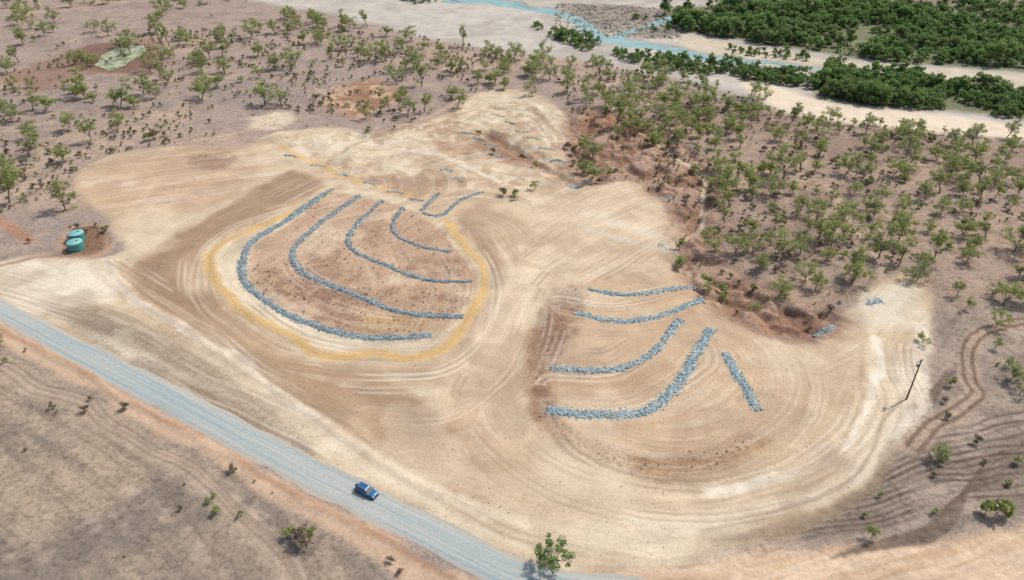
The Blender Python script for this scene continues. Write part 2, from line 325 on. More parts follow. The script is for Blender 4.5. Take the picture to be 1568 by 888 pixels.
i,j=np.meshgrid(np.arange(nx-1),np.arange(ny-1)); a=(j*nx+i).ravel()
q=np.stack([a,a+1,a+nx+1,a+nx],-1).astype(np.int32); nf=len(q)
me.loops.add(nf*4); me.loops.foreach_set('vertex_index',q.ravel())
me.polygons.add(nf); me.polygons.foreach_set('loop_start',np.arange(0,nf*4,4,dtype=np.int32)); me.polygons.foreach_set('loop_total',np.full(nf,4,np.int32))
me.polygons.foreach_set('use_smooth',np.ones(nf,bool))
me.update(calc_edges=True)
at=me.attributes.new('soil','FLOAT_COLOR','POINT'); at.data.foreach_set('color',np.concatenate([col,np.ones((N,1),F32)],1).astype(F32).ravel())
at=me.attributes.new('flow','FLOAT_VECTOR','POINT'); at.data.foreach_set('vector',np.stack([fs,fd,strength],-1).astype(F32).ravel())
at=me.attributes.new('veg','FLOAT','POINT'); at.data.foreach_set('value',veg.astype(F32))
ground=bpy.data.objects.new('ground',me); sc.collection.objects.link(ground)
# ------------------------------------------------------------------ materials
class NT:
    def __init__(s,name):
        s.m=bpy.data.materials.new(name); s.m.use_nodes=True; s.t=s.m.node_tree; s.t.nodes.clear()
        s.out=s.n('ShaderNodeOutputMaterial'); s.b=s.n('ShaderNodeBsdfPrincipled'); s.l(s.b.outputs[0],s.out.inputs[0])
        s.b.inputs['Roughness'].default_value=.95; s.b.inputs['Specular IOR Level'].default_value=.15
    def n(s,t,**k):
        x=s.t.nodes.new(t)
        for a,b in k.items(): setattr(x,a,b)
        return x
    def l(s,a,b): s.t.links.new(a,b)
    def math(s,op,a,b=None,c=None):
        x=s.n('ShaderNodeMath',operation=op)
        for i,v in enumerate((a,b,c)):
            if v is None: continue
            if isinstance(v,(int,float)): x.inputs[i].default_value=v
            else: s.l(v,x.inputs[i])
        return x.outputs[0]
    def noise(s,vec,scale,detail=4,rough=.6,dist=0):
        x=s.n('ShaderNodeTexNoise'); x.inputs['Scale'].default_value=scale; x.inputs['Detail'].default_value=detail
        x.inputs['Roughness'].default_value=rough; x.inputs['Distortion'].default_value=dist
        if vec is not None: s.l(vec,x.inputs['Vector'])
        return x.outputs[0]
    def mr(s,v,a,b,c,d):
        x=s.n('ShaderNodeMapRange'); s.l(v,x.inputs[0])
        for i,k in enumerate((a,b,c,d)):
            if isinstance(k,(int,float)): x.inputs[i+1].default_value=k
            else: s.l(k,x.inputs[i+1])
        return x.outputs[0]
    def scale(s,col,f):
        x=s.n('ShaderNodeVectorMath',operation='SCALE'); 
        if isinstance(col,tuple): x.inputs[0].default_value=col
        else: s.l(col,x.inputs[0])
        if isinstance(f,(int,float)): x.inputs['Scale'].default_value=f
        else: s.l(f,x.inputs['Scale'])
        return x.outputs[0]
    def mix(s,f,a,b):
        x=s.n('ShaderNodeMix',data_type='RGBA')
        for sk,v in ((x.inputs[0],f),(x.inputs[6],a),(x.inputs[7],b)):
            if isinstance(v,(int,float)): sk.default_value=v
            elif isinstance(v,tuple): sk.default_value=(*v,1)
            else: s.l(v,sk)
        return x.outputs[2]
    def bump(s,h,st,dist):
        x=s.n('ShaderNodeBump'); x.inputs['Strength'].default_value=st; x.inputs['Distance'].default_value=dist
        s.l(h,x.inputs['Height']); s.l(x.outputs[0],s.b.inputs['Normal'])
    def attr(s,name): 
        x=s.n('ShaderNodeAttribute'); x.attribute_name=name; return x
t=NT('soil'); pos=t.n('ShaderNodeNewGeometry').outputs['Position']
A=t.attr('soil').outputs['Color']; fl=t.attr('flow').outputs['Vector']; vg=t.attr('veg').outputs['Fac']
sp=t.n('ShaderNodeSeparateXYZ'); t.l(fl,sp.inputs[0])
mid=t.noise(pos,.11,4,.6)
wob=t.math('MULTIPLY',t.math('SUBTRACT',mid,.5),3.5)
dco=t.math('ADD',sp.outputs[1],wob)
cb=t.n('ShaderNodeCombineXYZ'); t.l(t.math('MULTIPLY',sp.outputs[0],.035),cb.inputs[0]); t.l(dco,cb.inputs[1])
st1=t.noise(cb.outputs[0],1.0,4,.8,.2)
stf=t.math('MULTIPLY',t.math('SUBTRACT',t.mr(st1,.3,.7,.83,1.15),1.0),sp.outputs[2])
mp=t.n('ShaderNodeMapping'); mp.inputs['Rotation'].default_value=(0,0,.6); mp.inputs['Scale'].default_value=(.045,1,1); t.l(pos,mp.inputs[0])
s_n=t.noise(mp.outputs[0],.9,3,.75,.3); pm=t.mr(t.noise(pos,.035,3,.65),.52,.62,0,1)
stf=t.math('ADD',stf,t.math('MULTIPLY',t.math('MULTIPLY',t.math('SUBTRACT',t.mr(s_n,.3,.7,.87,1.13),1.0),pm),sp.outputs[2]))
fine=t.noise(pos,1.3,6,.8)
k=t.math('MULTIPLY',t.mr(fine,.28,.72,t.mr(vg,0,1,.84,.70),t.mr(vg,0,1,1.15,1.26)),t.mr(mid,.3,.7,.88,1.12))
vk=t.mr(t.noise(pos,.8,5,.85,.4),.50,.62,0,1)
vk=t.math('MULTIPLY',t.math('MULTIPLY',vk,vg),.40)
k=t.math('MULTIPLY',k,t.math('SUBTRACT',1.0,vk)); k=t.math('MULTIPLY',k,t.math('ADD',1.0,stf))
c=t.scale(A,k)
t.l(c,t.b.inputs['Base Color']); t.bump(fine,.5,.35)
me.materials.append(t.m)
# road
t=NT('gravel_surface'); fl=t.attr('flow').outputs['Vector']; pos=t.n('ShaderNodeNewGeometry').outputs['Position']
sp=t.n('ShaderNodeSeparateXYZ'); t.l(fl,sp.inputs[0])
cb=t.n('ShaderNodeCombineXYZ'); t.l(t.math('MULTIPLY',sp.outputs[0],.02),cb.inputs[0]); t.l(sp.outputs[1],cb.inputs[1])
s1=t.noise(cb.outputs[0],.9,5,.65,.1); f2=t.noise(pos,2.5,6,.75)
e=t.mr(t.math('ABSOLUTE',sp.outputs[1]),2.8,4.2,0,1)
cc=t.mix(t.mr(s1,.40,.60,0,.85),tuple(C(150,167,170)),tuple(C(188,186,176)))
cc=t.mix(t.math('MULTIPLY',e,t.mr(f2,.35,.6,.2,.9)),cc,tuple(C(186,169,149)))
t.l(t.scale(cc,t.mr(f2,.25,.75,.82,1.18)),t.b.inputs['Base Color']); t.bump(f2,.3,.08); ROADM=t.m
V=[];Fc=[];FL=[];K=9; sacc=np.r_[0,np.cumsum(np.hypot(*np.diff(RC,axis=0).T))]
jit=(fbm(sacc,sacc*0,6,3,61)-.5)*1.6; jit2=(fbm(sacc,sacc*0+50,5,3,62)-.5)*1.8
tg=RU-RL; wd=np.hypot(tg[:,0],tg[:,1]); 
pp=[]
for a_ in range(K+1):
    f=a_/K; base=RL*(1-f)+RU*f
    pp.append(base+(tg/wd[:,None])*((jit2*(1-f)+jit*f))[:,None]*(1 if a_ in(0,K) else .3))
pp=np.array(pp); zz=height(pp[...,0].ravel(),pp[...,1].ravel()).reshape(K+1,-1)
for a_ in range(K+1):
    f=a_/K
    for b_ in range(len(RC)):
        crown=.12*(1-(2*f-1)**2)+(.0 if a_ in(0,K) else .05)
        V.append((pp[a_,b_,0],pp[a_,b_,1],zz[a_,b_]*.5+crown+.03)); FL.append((sacc[b_],(f-.5)*9,0))
nb=len(RC)
for a_ in range(K):
    for b_ in range(nb-1): Fc.append((a_*nb+b_,a_*nb+b_+1,(a_+1)*nb+b_+1,(a_+1)*nb+b_))
m=bpy.data.meshes.new('gravel_road'); m.from_pydata(V,[],Fc)
at=m.attributes.new('flow','FLOAT_VECTOR','POINT'); at.data.foreach_set('vector',np.array(FL,F32).ravel())
m.materials.append(ROADM); o=bpy.data.objects.new('gravel_road',m); sc.collection.objects.link(o)
if m.polygons[0].normal.z<0: m.flip_normals()
# water
t=NT('river_water'); pos=t.n('ShaderNodeNewGeometry').outputs['Position']
w=t.noise(pos,.05,4,.6); t.l(t.mix(t.mr(w,.35,.65,0,1),tuple(C(110,158,160)),tuple(C(160,188,182))),t.b.inputs['Base Color'])
t.b.inputs['Roughness'].default_value=.25; t.b.inputs['Specular IOR Level'].default_value=.4; t.bump(t.noise(pos,.7,3),.3,.2)
m=bpy.data.meshes.new('river_water')
c=[(-80,360),(270,360),(270,760),(-80,760)]
m.from_pydata([(x,y,-.55) for x,y in c],[],[(0,1,2,3)]); m.materials.append(t.m); o=bpy.data.objects.new('river_water',m); sc.collection.objects.link(o)
# pond
t=NT('pond_algae'); pos=t.n('ShaderNodeNewGeometry').outputs['Position']
w=t.noise(pos,.16,7,.75); t.l(t.mix(t.mr(w,.42,.56,0,1),tuple(C(118,132,98)),tuple(C(176,180,156))),t.b.inputs['Base Color']); t.b.inputs['Roughness'].default_value=.6
pc=cat(np.vstack([WP([(148,100),(160,82),(190,70),(218,72),(222,82),(205,92),(190,102),(165,108)]),WP([(148,100)])]),12)[:-1]
cen=pc.mean(0); ang=np.arange(len(pc)); pc=cen+(pc-cen)*(.85+.3*fbm(ang*1.0,ang*0.0,5,3,66))[:,None]
zc=height(pc[:,0],pc[:,1]).max()+.05
m=bpy.data.meshes.new('pond'); m.from_pydata([(x,y,zc) for x,y in pc],[],[tuple(range(len(pc)))]); m.materials.append(t.m); o=bpy.data.objects.new('pond',m); sc.collection.objects.link(o)
# rock material
t=NT('blue_rock'); cA=t.attr('tone').outputs['Color']; pos=t.n('ShaderNodeNewGeometry').outputs['Position']
t.l(t.scale(cA,t.mr(t.noise(pos,3,4,.7),.3,.7,.8,1.2)),t.b.inputs['Base Color']); ROCKM=t.m
import bmesh
bm=bmesh.new(); bmesh.ops.create_icosphere(bm,subdivisions=1,radius=1); ICOV=np.array([v.co[:] for v in bm.verts]); ICOF=np.array([[v.index for v in f.verts] for f in bm.faces]); bm.free()
def rocks_mesh(name,cen,siz,tones,extra=None):
    n=len(cen); k=len(ICOV)
    sc3=siz[:,None,None]*RNG.uniform(.6,1.25,(n,1,3)); sc3[:,:,2]*=.7
    ang=RNG.uniform(0,6.28,n); ca,sa=np.cos(ang),np.sin(ang)
    v=ICOV[None]*(1+RNG.uniform(-.22,.22,(n,k,1)))*sc3
    x=v[...,0]*ca[:,None]-v[...,1]*sa[:,None]; y=v[...,0]*sa[:,None]+v[...,1]*ca[:,None]
    v=np.stack([x,y,v[...,2]],-1)+cen[:,None,:]
    f=(ICOF[None]+np.arange(n)[:,None,None]*k).reshape(-1,3)
    Vv=v.reshape(-1,3); T=np.repeat(tones,k,0); fl=[tuple(r) for r in f.tolist()]
    vv=Vv.tolist()
    if extra:
        ev,ef,et=extra; b=len(vv); vv+=ev; fl+=[tuple(i+b for i in r) for r in ef]; T=np.vstack([T,et])
    m=bpy.data.meshes.new(name); m.from_pydata(vv,[],fl)
    at=m.attributes.new('tone','FLOAT_COLOR','POINT'); at.data.foreach_set('color',np.concatenate([T,np.ones((len(T),1))],1).astype(F32).ravel())
    m.materials.append(ROCKM); o=bpy.data.objects.new(name,m); sc.collection.objects.link(o); return o
def tones_for(n,light):
    p=np.array([C(130,148,156),C(150,167,173),C(174,188,190),C(110,126,133),C(172,164,150)])
    if light: p=np.array([C(144,168,177),C(164,184,189),C(188,200,200),C(126,146,153),C(180,173,158)])
    return p[RNG.choice(5,n,p=[.3,.3,.18,.10,.12])]*RNG.uniform(.88,1.15,(n,1))
def berm(pts,width,light=False,name='rock_berm',hh=.38,dens=6):
    P,s=resample(cat(WP(pts),6),.8); tg=np.gradient(P,axis=0); tg/=np.hypot(tg[:,0],tg[:,1])[:,None]; nn=np.stack([-tg[:,1],tg[:,0]],-1)
    P=P+nn*((fbm(s,s*0+P[0,1],10,3,9)-.5)*1.2)[:,None]
    wv=width*(.7+.5*fbm(s,s*0+P[0,0],5,3,int(abs(P[0,0]))+3))
    us=np.linspace(-1,1,7); ev=[];ef=[]
    z0=height(P[:,0],P[:,1]); n=len(P); et=tones_for(n*7,light)*.9
    for i in range(n):
        for u in us:
            q=P[i]+nn[i]*u*wv[i]*.46; ev.append([q[0],q[1],z0[i]-.12+hh*(1-u*u)*(.8+.4*RNG.random())])
    for i in range(n-1):
        for k_ in range(6): ef.append((i*7+k_,i*7+k_+1,(i+1)*7+k_+1,(i+1)*7+k_))
    L_=s[-1]; nr=int(L_*width*dens); ri=RNG.integers(0,n,nr); u=np.clip(RNG.normal(0,.55,nr),-1.6,1.6)
    c2=P[ri]+nn[ri]*(u*wv[ri]/2)[:,None]+RNG.uniform(-.4,.4,(nr,2)); z=z0[ri]+hh*.85*np.clip(1-u*u,0,1)-.03
    return rocks_mesh(name,np.c_[c2,z],RNG.uniform(.11,.30,nr),tones_for(nr,light),(ev,ef,et))
B=[([(508,290),(470,316),(430,343),(388,368),(373,390),(373,420),(388,446),(440,480),(530,512),(600,516),(660,514)],2.9),
([(552,300),(520,320),(480,350),(453,376),(448,400),(470,420),(540,450),(600,474),(650,484),(708,484)],2.5),
([(586,308),(552,338),(536,358),(533,376),(560,393),(610,414),(660,429),(722,432)],1.9),
([(618,318),(604,338),(604,356),(640,376),(690,386)],1.7),
([(738,294),(706,306),(676,330),(648,326)],1.7),([(672,296),(645,322)],1.6)]
for p,w_ in B: berm(p,w_)
B=[([(903,443),(940,450),(985,450),(1030,442),(1066,436)],2.0),([(883,478),(930,490),(980,491),(1030,477),(1075,455)],2.4),
([(845,564),(930,568),(985,550),(1015,525),(1042,490)],2.6),([(840,627),(900,635),(980,632),(1020,610),(1048,572),(1070,535),(1090,503)],3.2),
([(1110,542),(1135,585),(1160,627)],3.0)]
for p,w_ in B: berm(p,w_,True)
for a_,b_,w_ in [((1252,506),(1282,494),2.8),((1328,466),(1350,460),2.8),((1010,374),(1036,382),3.2),((868,284),(888,281),3),((1012,296),(1030,304),1.6)]:
    berm([a_,((a_[0]+b_[0])/2,(a_[1]+b_[1])/2-1),b_],w_,True,'rock_chute',.2,5)
for (x,y) in [(446,238),(487,253),(524,267),(566,280),(606,294),(638,305),(763,176),(783,188),(800,200),(818,213),(838,228),(855,245),(714,203),(735,212),(752,222),(760,236),(684,262),(700,276)]:
    dx=random.uniform(8,11)
    berm([(x-dx,y-random.uniform(0,2)),(x,y),(x+dx,y+random.uniform(1,3))],random.uniform(1.5,2.0),random.random()<.5,'rock_check_dam',.25,6)
# riverbed boulders
n=900; pp=[]
while len(pp)<n:
    x=RNG.uniform(850,1045); y=RNG.uniform(8,60)
    if y<8+(x-850)*.02 or y>52+(x-900)*.08: continue
    pp.append(W(x,y))
pp=np.array(pp); zz=height(pp[:,0],pp[:,1]); 
rocks_mesh('riverbed_boulders',np.c_[pp,np.maximum(zz,-.6)-.1],RNG.uniform(.4,1.4,n),np.array([C(158,147,135),C(176,166,152),C(136,126,114)])[RNG.integers(0,3,n)])
P=[(RNG.uniform(0,1420),RNG.uniform(200,860)) for _ in range(5200)]; P=W(np.array(P)[:,0],np.array(P)[:,1]); sm=mpoly(P[:,0],P[:,1],SITE,2); P=P[sm>.9][:2600]
rocks_mesh('loose_clods',np.c_[P,height(P[:,0],P[:,1])+.02],RNG.uniform(.05,.16,len(P)),np.array([C(178,150,122),C(210,188,158),C(140,116,96)])[RNG.integers(0,3,len(P))])
# ------------------------------------------------------------------ trees
def leafmat(name,c1,c2,c3,tf=.35):
    t=NT(name); tn=t.attr('tone').outputs['Color']; oi=t.n('ShaderNodeObjectInfo').outputs['Random']
    sp=t.n('ShaderNodeSeparateColor'); t.l(tn,sp.inputs[0])
    c=t.mix(sp.outputs[0],c1,c2); c=t.mix(t.math('MULTIPLY',oi,.85),c,c3)
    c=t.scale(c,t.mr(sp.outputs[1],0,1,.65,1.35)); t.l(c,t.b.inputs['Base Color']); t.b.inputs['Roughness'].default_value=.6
    tr=t.n('ShaderNodeBsdfTranslucent'); t.l(c,tr.inputs[0]); ms=t.n('ShaderNodeMixShader'); ms.inputs[0].default_value=tf
    t.l(t.b.outputs[0],ms.inputs[1]); t.l(tr.outputs[0],ms.inputs[2]); t.l(ms.outputs[0],t.out.inputs[0]); return t.m
LEAF=leafmat('gum_leaves',(.25,.30,.10),(.43,.46,.15),(.34,.36,.19),.48)
LEAFR=leafmat('riverside_leaves',(.12,.23,.075),(.24,.38,.12),(.20,.26,.10),.42)
DRY=leafmat('dry_twigs',(.22,.16,.11),(.32,.24,.17),(.20,.18,.11))
t=NT('bark'); pos=t.n('ShaderNodeTexCoord').outputs['Object']; t.l(t.mix(t.noise(pos,3,4),(.14,.11,.085),(.36,.31,.26)),t.b.inputs['Base Color']); BARK=t.m
def tube(V,Fc,pts,radii,ns=5):
    b=len(V); pts=[np.array(p,float) for p in pts]
    for i,p in enumerate(pts):
        d=pts[min(i+1,len(pts)-1)]-pts[max(i-1,0)]; d/=np.linalg.norm(d)+1e-9
        u=np.cross(d,[.3,.9,.1]); u/=np.linalg.norm(u)+1e-9; w_=np.cross(d,u)
        for k in range(ns):
            a=6.283*k/ns; V.append(tuple(p+radii[i]*(math.cos(a)*u+math.sin(a)*w_)))
    for i in range(len(pts)-1):
        for k in range(ns): Fc.append((b+i*ns+k,b+i*ns+(k+1)%ns,b+(i+1)*ns+(k+1)%ns,b+(i+1)*ns+k))
def unit(a): return a/(np.linalg.norm(a,axis=1)[:,None]+1e-9)
def tree_mesh(name,seed,Ht,spread,nl,leaf,per,clr,mats,low=.3,subn=3,lean=.1,dense=0,flat=.75,droop=.12,zlo=.5):
    r=np.random.default_rng(seed); V=[];Fc=[]
    lx,ly=r.normal(0,lean,2)*Ht; th=Ht*low
    top=np.array([lx*.6,ly*.6,th]); R=.022*Ht
    tube(V,Fc,[(0,0,-.3),(lx*.15,ly*.2,th*.4),top],[R*1.25,R,R*.8],6)
    cl=[]
    for i in range(nl):
        a=6.283*(i+r.uniform(-.45,.45))/nl; rr=spread*r.uniform(.35,1.0) if i else spread*.15
        zt=r.uniform(zlo,.95) if i else .92
        end=np.array([lx+rr*math.cos(a),ly+rr*math.sin(a),Ht*(zt-(rr/spread)*droop)])
        st=top*(r.uniform(.6,1)); mid=st*.5+end*.5+np.array([0,0,-.05*Ht])+r.normal(0,.04*Ht,3)
        tube(V,Fc,[st,mid,end],[R*.6,R*.38,R*.12],4); cl.append((end,clr*r.uniform(.75,1.25)))
        for k in range(subn):
            f=r.uniform(.3,.95); s=mid*(1-f)+end*f; e2=s+np.array([r.normal(0,.26*spread),r.normal(0,.26*spread),r.uniform(-.05,.15)*Ht])
            tube(V,Fc,[s,e2],[R*.22,R*.07],3); cl.append((e2,clr*r.uniform(.45,1.05)))
    for k in range(dense):
        a=r.uniform(0,6.28); rr=spread*math.sqrt(r.random())*.95
        cl.append((np.array([lx+rr*math.cos(a),ly+rr*math.sin(a),Ht*(r.uniform(.15,.85)-.2*(rr/spread)**2)]),clr*r.uniform(.6,1.1)))
    nb=len(Fc); nv0=len(V); LV=[];LT=[]
    for c,rad in cl:
        tone=r.random(); n_=max(3,int(per*(rad/clr)**1.7))
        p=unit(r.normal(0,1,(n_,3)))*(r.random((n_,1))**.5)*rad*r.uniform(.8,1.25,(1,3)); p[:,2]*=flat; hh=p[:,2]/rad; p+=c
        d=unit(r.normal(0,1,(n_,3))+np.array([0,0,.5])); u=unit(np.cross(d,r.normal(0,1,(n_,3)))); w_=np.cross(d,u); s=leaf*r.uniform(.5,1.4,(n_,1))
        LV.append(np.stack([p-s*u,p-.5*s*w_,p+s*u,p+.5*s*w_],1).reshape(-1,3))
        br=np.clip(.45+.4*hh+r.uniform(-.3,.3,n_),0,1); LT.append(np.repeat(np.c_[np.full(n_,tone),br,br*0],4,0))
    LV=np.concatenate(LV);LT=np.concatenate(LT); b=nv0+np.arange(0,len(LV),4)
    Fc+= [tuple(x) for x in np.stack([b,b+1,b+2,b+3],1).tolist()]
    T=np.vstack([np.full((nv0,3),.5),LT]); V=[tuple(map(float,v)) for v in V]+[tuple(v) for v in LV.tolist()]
    m=bpy.data.meshes.new(name); m.from_pydata(V,[],Fc)
    m.materials.append(BARK); m.materials.append(mats)
    mi=np.zeros(len(Fc),np.int32); mi[nb:]=1; m.polygons.foreach_set('material_index',mi)
    at=m.attributes.new('tone','FLOAT_COLOR','POINT'); at.data.foreach_set('color',np.concatenate([T,np.ones((len(T),1))],1).astype(F32).ravel())
    m.update(); return m
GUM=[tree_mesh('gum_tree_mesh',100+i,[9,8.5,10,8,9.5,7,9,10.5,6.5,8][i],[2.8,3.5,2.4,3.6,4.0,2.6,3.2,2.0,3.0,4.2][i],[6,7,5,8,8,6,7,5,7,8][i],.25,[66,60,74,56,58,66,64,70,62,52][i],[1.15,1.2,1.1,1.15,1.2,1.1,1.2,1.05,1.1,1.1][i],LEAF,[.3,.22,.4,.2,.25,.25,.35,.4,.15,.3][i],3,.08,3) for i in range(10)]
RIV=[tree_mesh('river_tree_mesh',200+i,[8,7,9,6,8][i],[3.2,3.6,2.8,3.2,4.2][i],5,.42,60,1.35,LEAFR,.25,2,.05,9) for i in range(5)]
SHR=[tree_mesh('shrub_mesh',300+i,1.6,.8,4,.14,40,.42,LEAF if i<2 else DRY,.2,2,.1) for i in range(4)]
def place(mesh,name,x,y,s,rot=None,coll=None,tilt=0,z=None):
    o=bpy.data.objects.new(name,mesh); (coll or sc.collection).objects.link(o)
    o.location=(x,y,z if z is not None else 0); o.rotation_euler=(random.uniform(-tilt,tilt),random.uniform(-tilt,tilt),random.uniform(0,6.28) if rot is None else rot)
    o.scale=(s*random.uniform(.85,1.18),s*random.uniform(.85,1.18),s*random.uniform(.82,1.12)); return o
def inpoly(pts,n,mind,prev,clump=0):
    P=WP(pts); out=[]; lo=P.min(0);hi=P.max(0); tries=0
    while len(out)<n and tries<n*60:
        tries+=1; x=random.uniform(lo[0],hi[0]); y=random.uniform(lo[1],hi[1]); c=False
        for i in range(len(P)):
            x1,y1=P[i];x2,y2=P[i-1]
            if (y1>y)!=(y2>y) and x<(x2-x1)*(y-y1)/(y2-y1)+x1: c=not c
        if not c: continue
        if clump and float(fbm(np.array([x]),np.array([y]),clump,3,88)[0])+random.uniform(-.14,.14)<.43: continue
        if any((x-a)**2+(y-b)**2<mind*mind for a,b in prev): continue
        out.append((x,y)); prev.append((x,y))
    return out
EXP=[(30,95),(12,112),(50,45),(85,35),(145,50),(165,55),(205,162),(185,167),(130,152),(110,202),(140,217),(45,240),(10,178),(70,172),(100,247),(180,198),(245,122),(260,87),(330,136),(345,112),(310,112),(240,50),(280,62),(340,88),(405,160),(430,160),(420,107),(395,87),(15,312),(100,322),(5,262),(118,150),(55,228),(20,285),
(610,165),(650,172),(690,152),(625,178),(700,165),(890,262),(905,275),(960,195),(975,185),(905,240),(885,225),(945,190),(1005,215),(1165,410),(1300,415),(1305,432),(1375,370),(1385,345),(1180,300),(1200,275),(1290,365),(1430,400),(1455,270),(1475,300),(1500,285),(1225,390),(1345,395),(1560,300),(1250,340),(1110,300),(1130,270),(1490,380)]
pts=[]
prev=[]
for x,y in EXP:
    w_=W(x,y); prev.append(tuple(w_)); pts.append((w_[0],w_[1],random.uniform(1.0,1.4)))
for poly,n,md,cl_,kk in [([(0,0),(380,0),(470,40),(600,60),(700,110),(660,175),(620,150),(500,115),(380,165),(330,205),(120,240),(90,300),(0,330)],85,6,45,1.08),
 ([(430,28),(560,42),(700,72),(900,98),(1130,135),(1250,175),(1200,200),(1000,190),(900,160),(700,128),(560,95),(440,60)],125,4.5,0,1.05),
 ([(900,200),(1000,150),(1250,180),(1568,215),(1700,230),(1700,430),(1440,450),(1310,430),(1260,475),(1140,455),(1090,400),(1110,320),(1050,240),(960,210)],185,5,60,.88),
 ([(880,150),(1010,140),(1100,200),(1110,290),(1060,230),(960,200)],20,6,0,.85),
 ([(600,120),(700,130),(690,160),(560,200),(540,185),(600,165)],8,5,0,1),
 ([(-400,80),(0,30),(0,330),(-300,300)],60,8,0,1),([(-100,-40),(380,0),(0,0)],50,8,0,1),([(1440,440),(1700,430),(1800,560),(1568,600),(1520,560),(1500,480)],18,7,0,.9),
 ([(1000,-25),(1568,5),(1900,5),(1900,-40)],90,10,0,1)]:
    for x,y in inpoly(poly,n,md,prev,cl_): pts.append((x,y,kk*random.choice([random.uniform(.4,.75),random.uniform(.75,1.1),random.uniform(1.0,1.35)])))
xy=np.array([(p[0],p[1]) for p in pts]); zs=height(xy[:,0],xy[:,1])
for (x,y,s),z in zip(pts,zs): place(random.choice(GUM),'gum_tree',x,y,s*.97,z=float(z)-.05,tilt=.09)
# riverside forest: one instanced mass
rc=bpy.data.collections.new('riverside_forest_trees'); fp=[]
for poly,n,md,sz in [([(1005,24),(1100,10),(1700,8),(1700,110),(1400,98),(1260,82),(1140,62),(1050,48)],1000,3.6,(.45,1.2)),
 ([(1262,112),(1300,112),(1568,150),(1700,160),(1700,196),(1440,168),(1330,162),(1255,146)],430,3.0,(.4,.95)),
 ([(795,30),(820,34),(900,62),(935,76),(1010,88),(1060,100),(1115,102),(1250,122),(1255,136),(1130,124),(1040,110),(920,88),(860,64)],200,2.8,(.35,.7)),
 ([(1110,72),(1230,86),(1240,94),(1120,84)],26,3,(.3,.55)),([(960,30),(1010,25),(1040,45),(1010,55)],12,5,(.3,.6)),([(560,-8),(700,-2),(780,8),(640,5)],40,4,(.3,.8))]:
    fp+=[(x,y,random.uniform(*sz)) for x,y in inpoly(poly,n,md,[],0)]
xy=np.array(fp)[:,:2]; zs=height(xy[:,0],xy[:,1]); wm=np.zeros(len(xy)); gp=fbm(xy[:,0],xy[:,1],26,4,99)
for p_,w_ in WATER: wm=np.maximum(wm,mline(xy[:,0],xy[:,1],p_,w_*1.1,1))
for (x,y,s),z,w_,g_ in zip(fp,zs,wm,gp):
    if w_>.3 or g_<.36: continue
    place(random.choice(RIV),'river_tree',x,y,s*(.65+.7*min(1,max(0,(g_-.30)*3))),coll=rc,z=float(z)-.2)
e=bpy.data.objects.new('riverside_forest',None); e.instance_type='COLLECTION'; e.instance_collection=rc; sc.collection.objects.link(e)
# low scrub: one instanced mass
rc=bpy.data.collections.new('scrub_plants'); 
P=np.c_[RNG.uniform(-260,330,17000),RNG.uniform(80,470,17000)]
ok=(mpoly(P[:,0],P[:,1],SITE,3)<.05)&(mline(P[:,0],P[:,1],RC[::4],7,1,False,True)<.1)&(mpoly(P[:,0],P[:,1],RIVERZONE,5)<.2)&(mpoly(P[:,0],P[:,1],BR,1)<.3)
ok&=(fbm(P[:,0],P[:,1],22,3,71)+RNG.uniform(-.12,.12,len(P))>.5)
ok&=~((mpoly(P[:,0],P[:,1],LF,3)>.3)&(RNG.random(len(P))<.85))
ok&=~((mpoly(P[:,0],P[:,1],LR,3)>.3)&(RNG.random(len(P))<.7))
P=P[ok]
E=np.c_[RNG.uniform(380,720,420),RNG.uniform(310,510,420)]; EW=W(E[:,0],E[:,1])
inn=mpoly(EW[:,0],EW[:,1],PADIN,1)>.9; nP=len(P)
E2=W(RNG.uniform(820,1160,160),RNG.uniform(440,720,160)); in2=mpoly(E2[:,0],E2[:,1],[(862,445),(900,440),(870,530),(845,610),(880,660),(960,690),(1140,668),(1170,680),(1060,726),(950,716),(855,672),(815,610),(835,480)],1)>.8
P=np.vstack([P,EW[inn],E2[in2]])
zs=height(P[:,0],P[:,1])
for i_,((x,y),z) in enumerate(zip(P,zs)):
    if i_<nP: place(SHR[random.choice([0,1,2,3,3,2])],'scrub_plant',x,y,random.uniform(.35,1.15)**1.5*1.15,coll=rc,z=float(z)-.05)
    else: place(SHR[random.choice([2,3])],'scrub_plant',x,y,random.uniform(.15,.32),coll=rc,z=float(z)-.03)
e=bpy.data.objects.new('dry_scrub',None); e.instance_type='COLLECTION'; e.instance_collection=rc; sc.collection.objects.link(e)
def at_(x,y): 
    w_=W(x,y); return float(w_[0]),float(w_[1]),float(height(w_[:1],w_[1:])[0])
BIG=tree_mesh('leaning_tree_mesh',405,7.0,3.5,9,.2,95,.85,LEAFR,.34,3,.02,0,.7,.2,.5)
x,y,z=at_(858,868); o=place(BIG,'gum_tree',x,y,1.0,rot=.6,z=z-.1); o.rotation_euler=(0,-.42,.0); o.scale=(1,1,1)
for (px,py,s) in [(1432,706,.6),(1408,520,.42),(1416,528,.3),(1334,826,.36),(2,532,.5),(1520,452,.55),(1562,600,.6),(1545,560,.5),(1480,470,.5),(820,290,.45),(788,306,.3),(1040,408,.55),(1086,446,.45),(1108,452,.4),(1155,470,.45)]:
    x,y,z=at_(px,py); place(random.choice(GUM),'gum_tree',x,y,s,z=z)
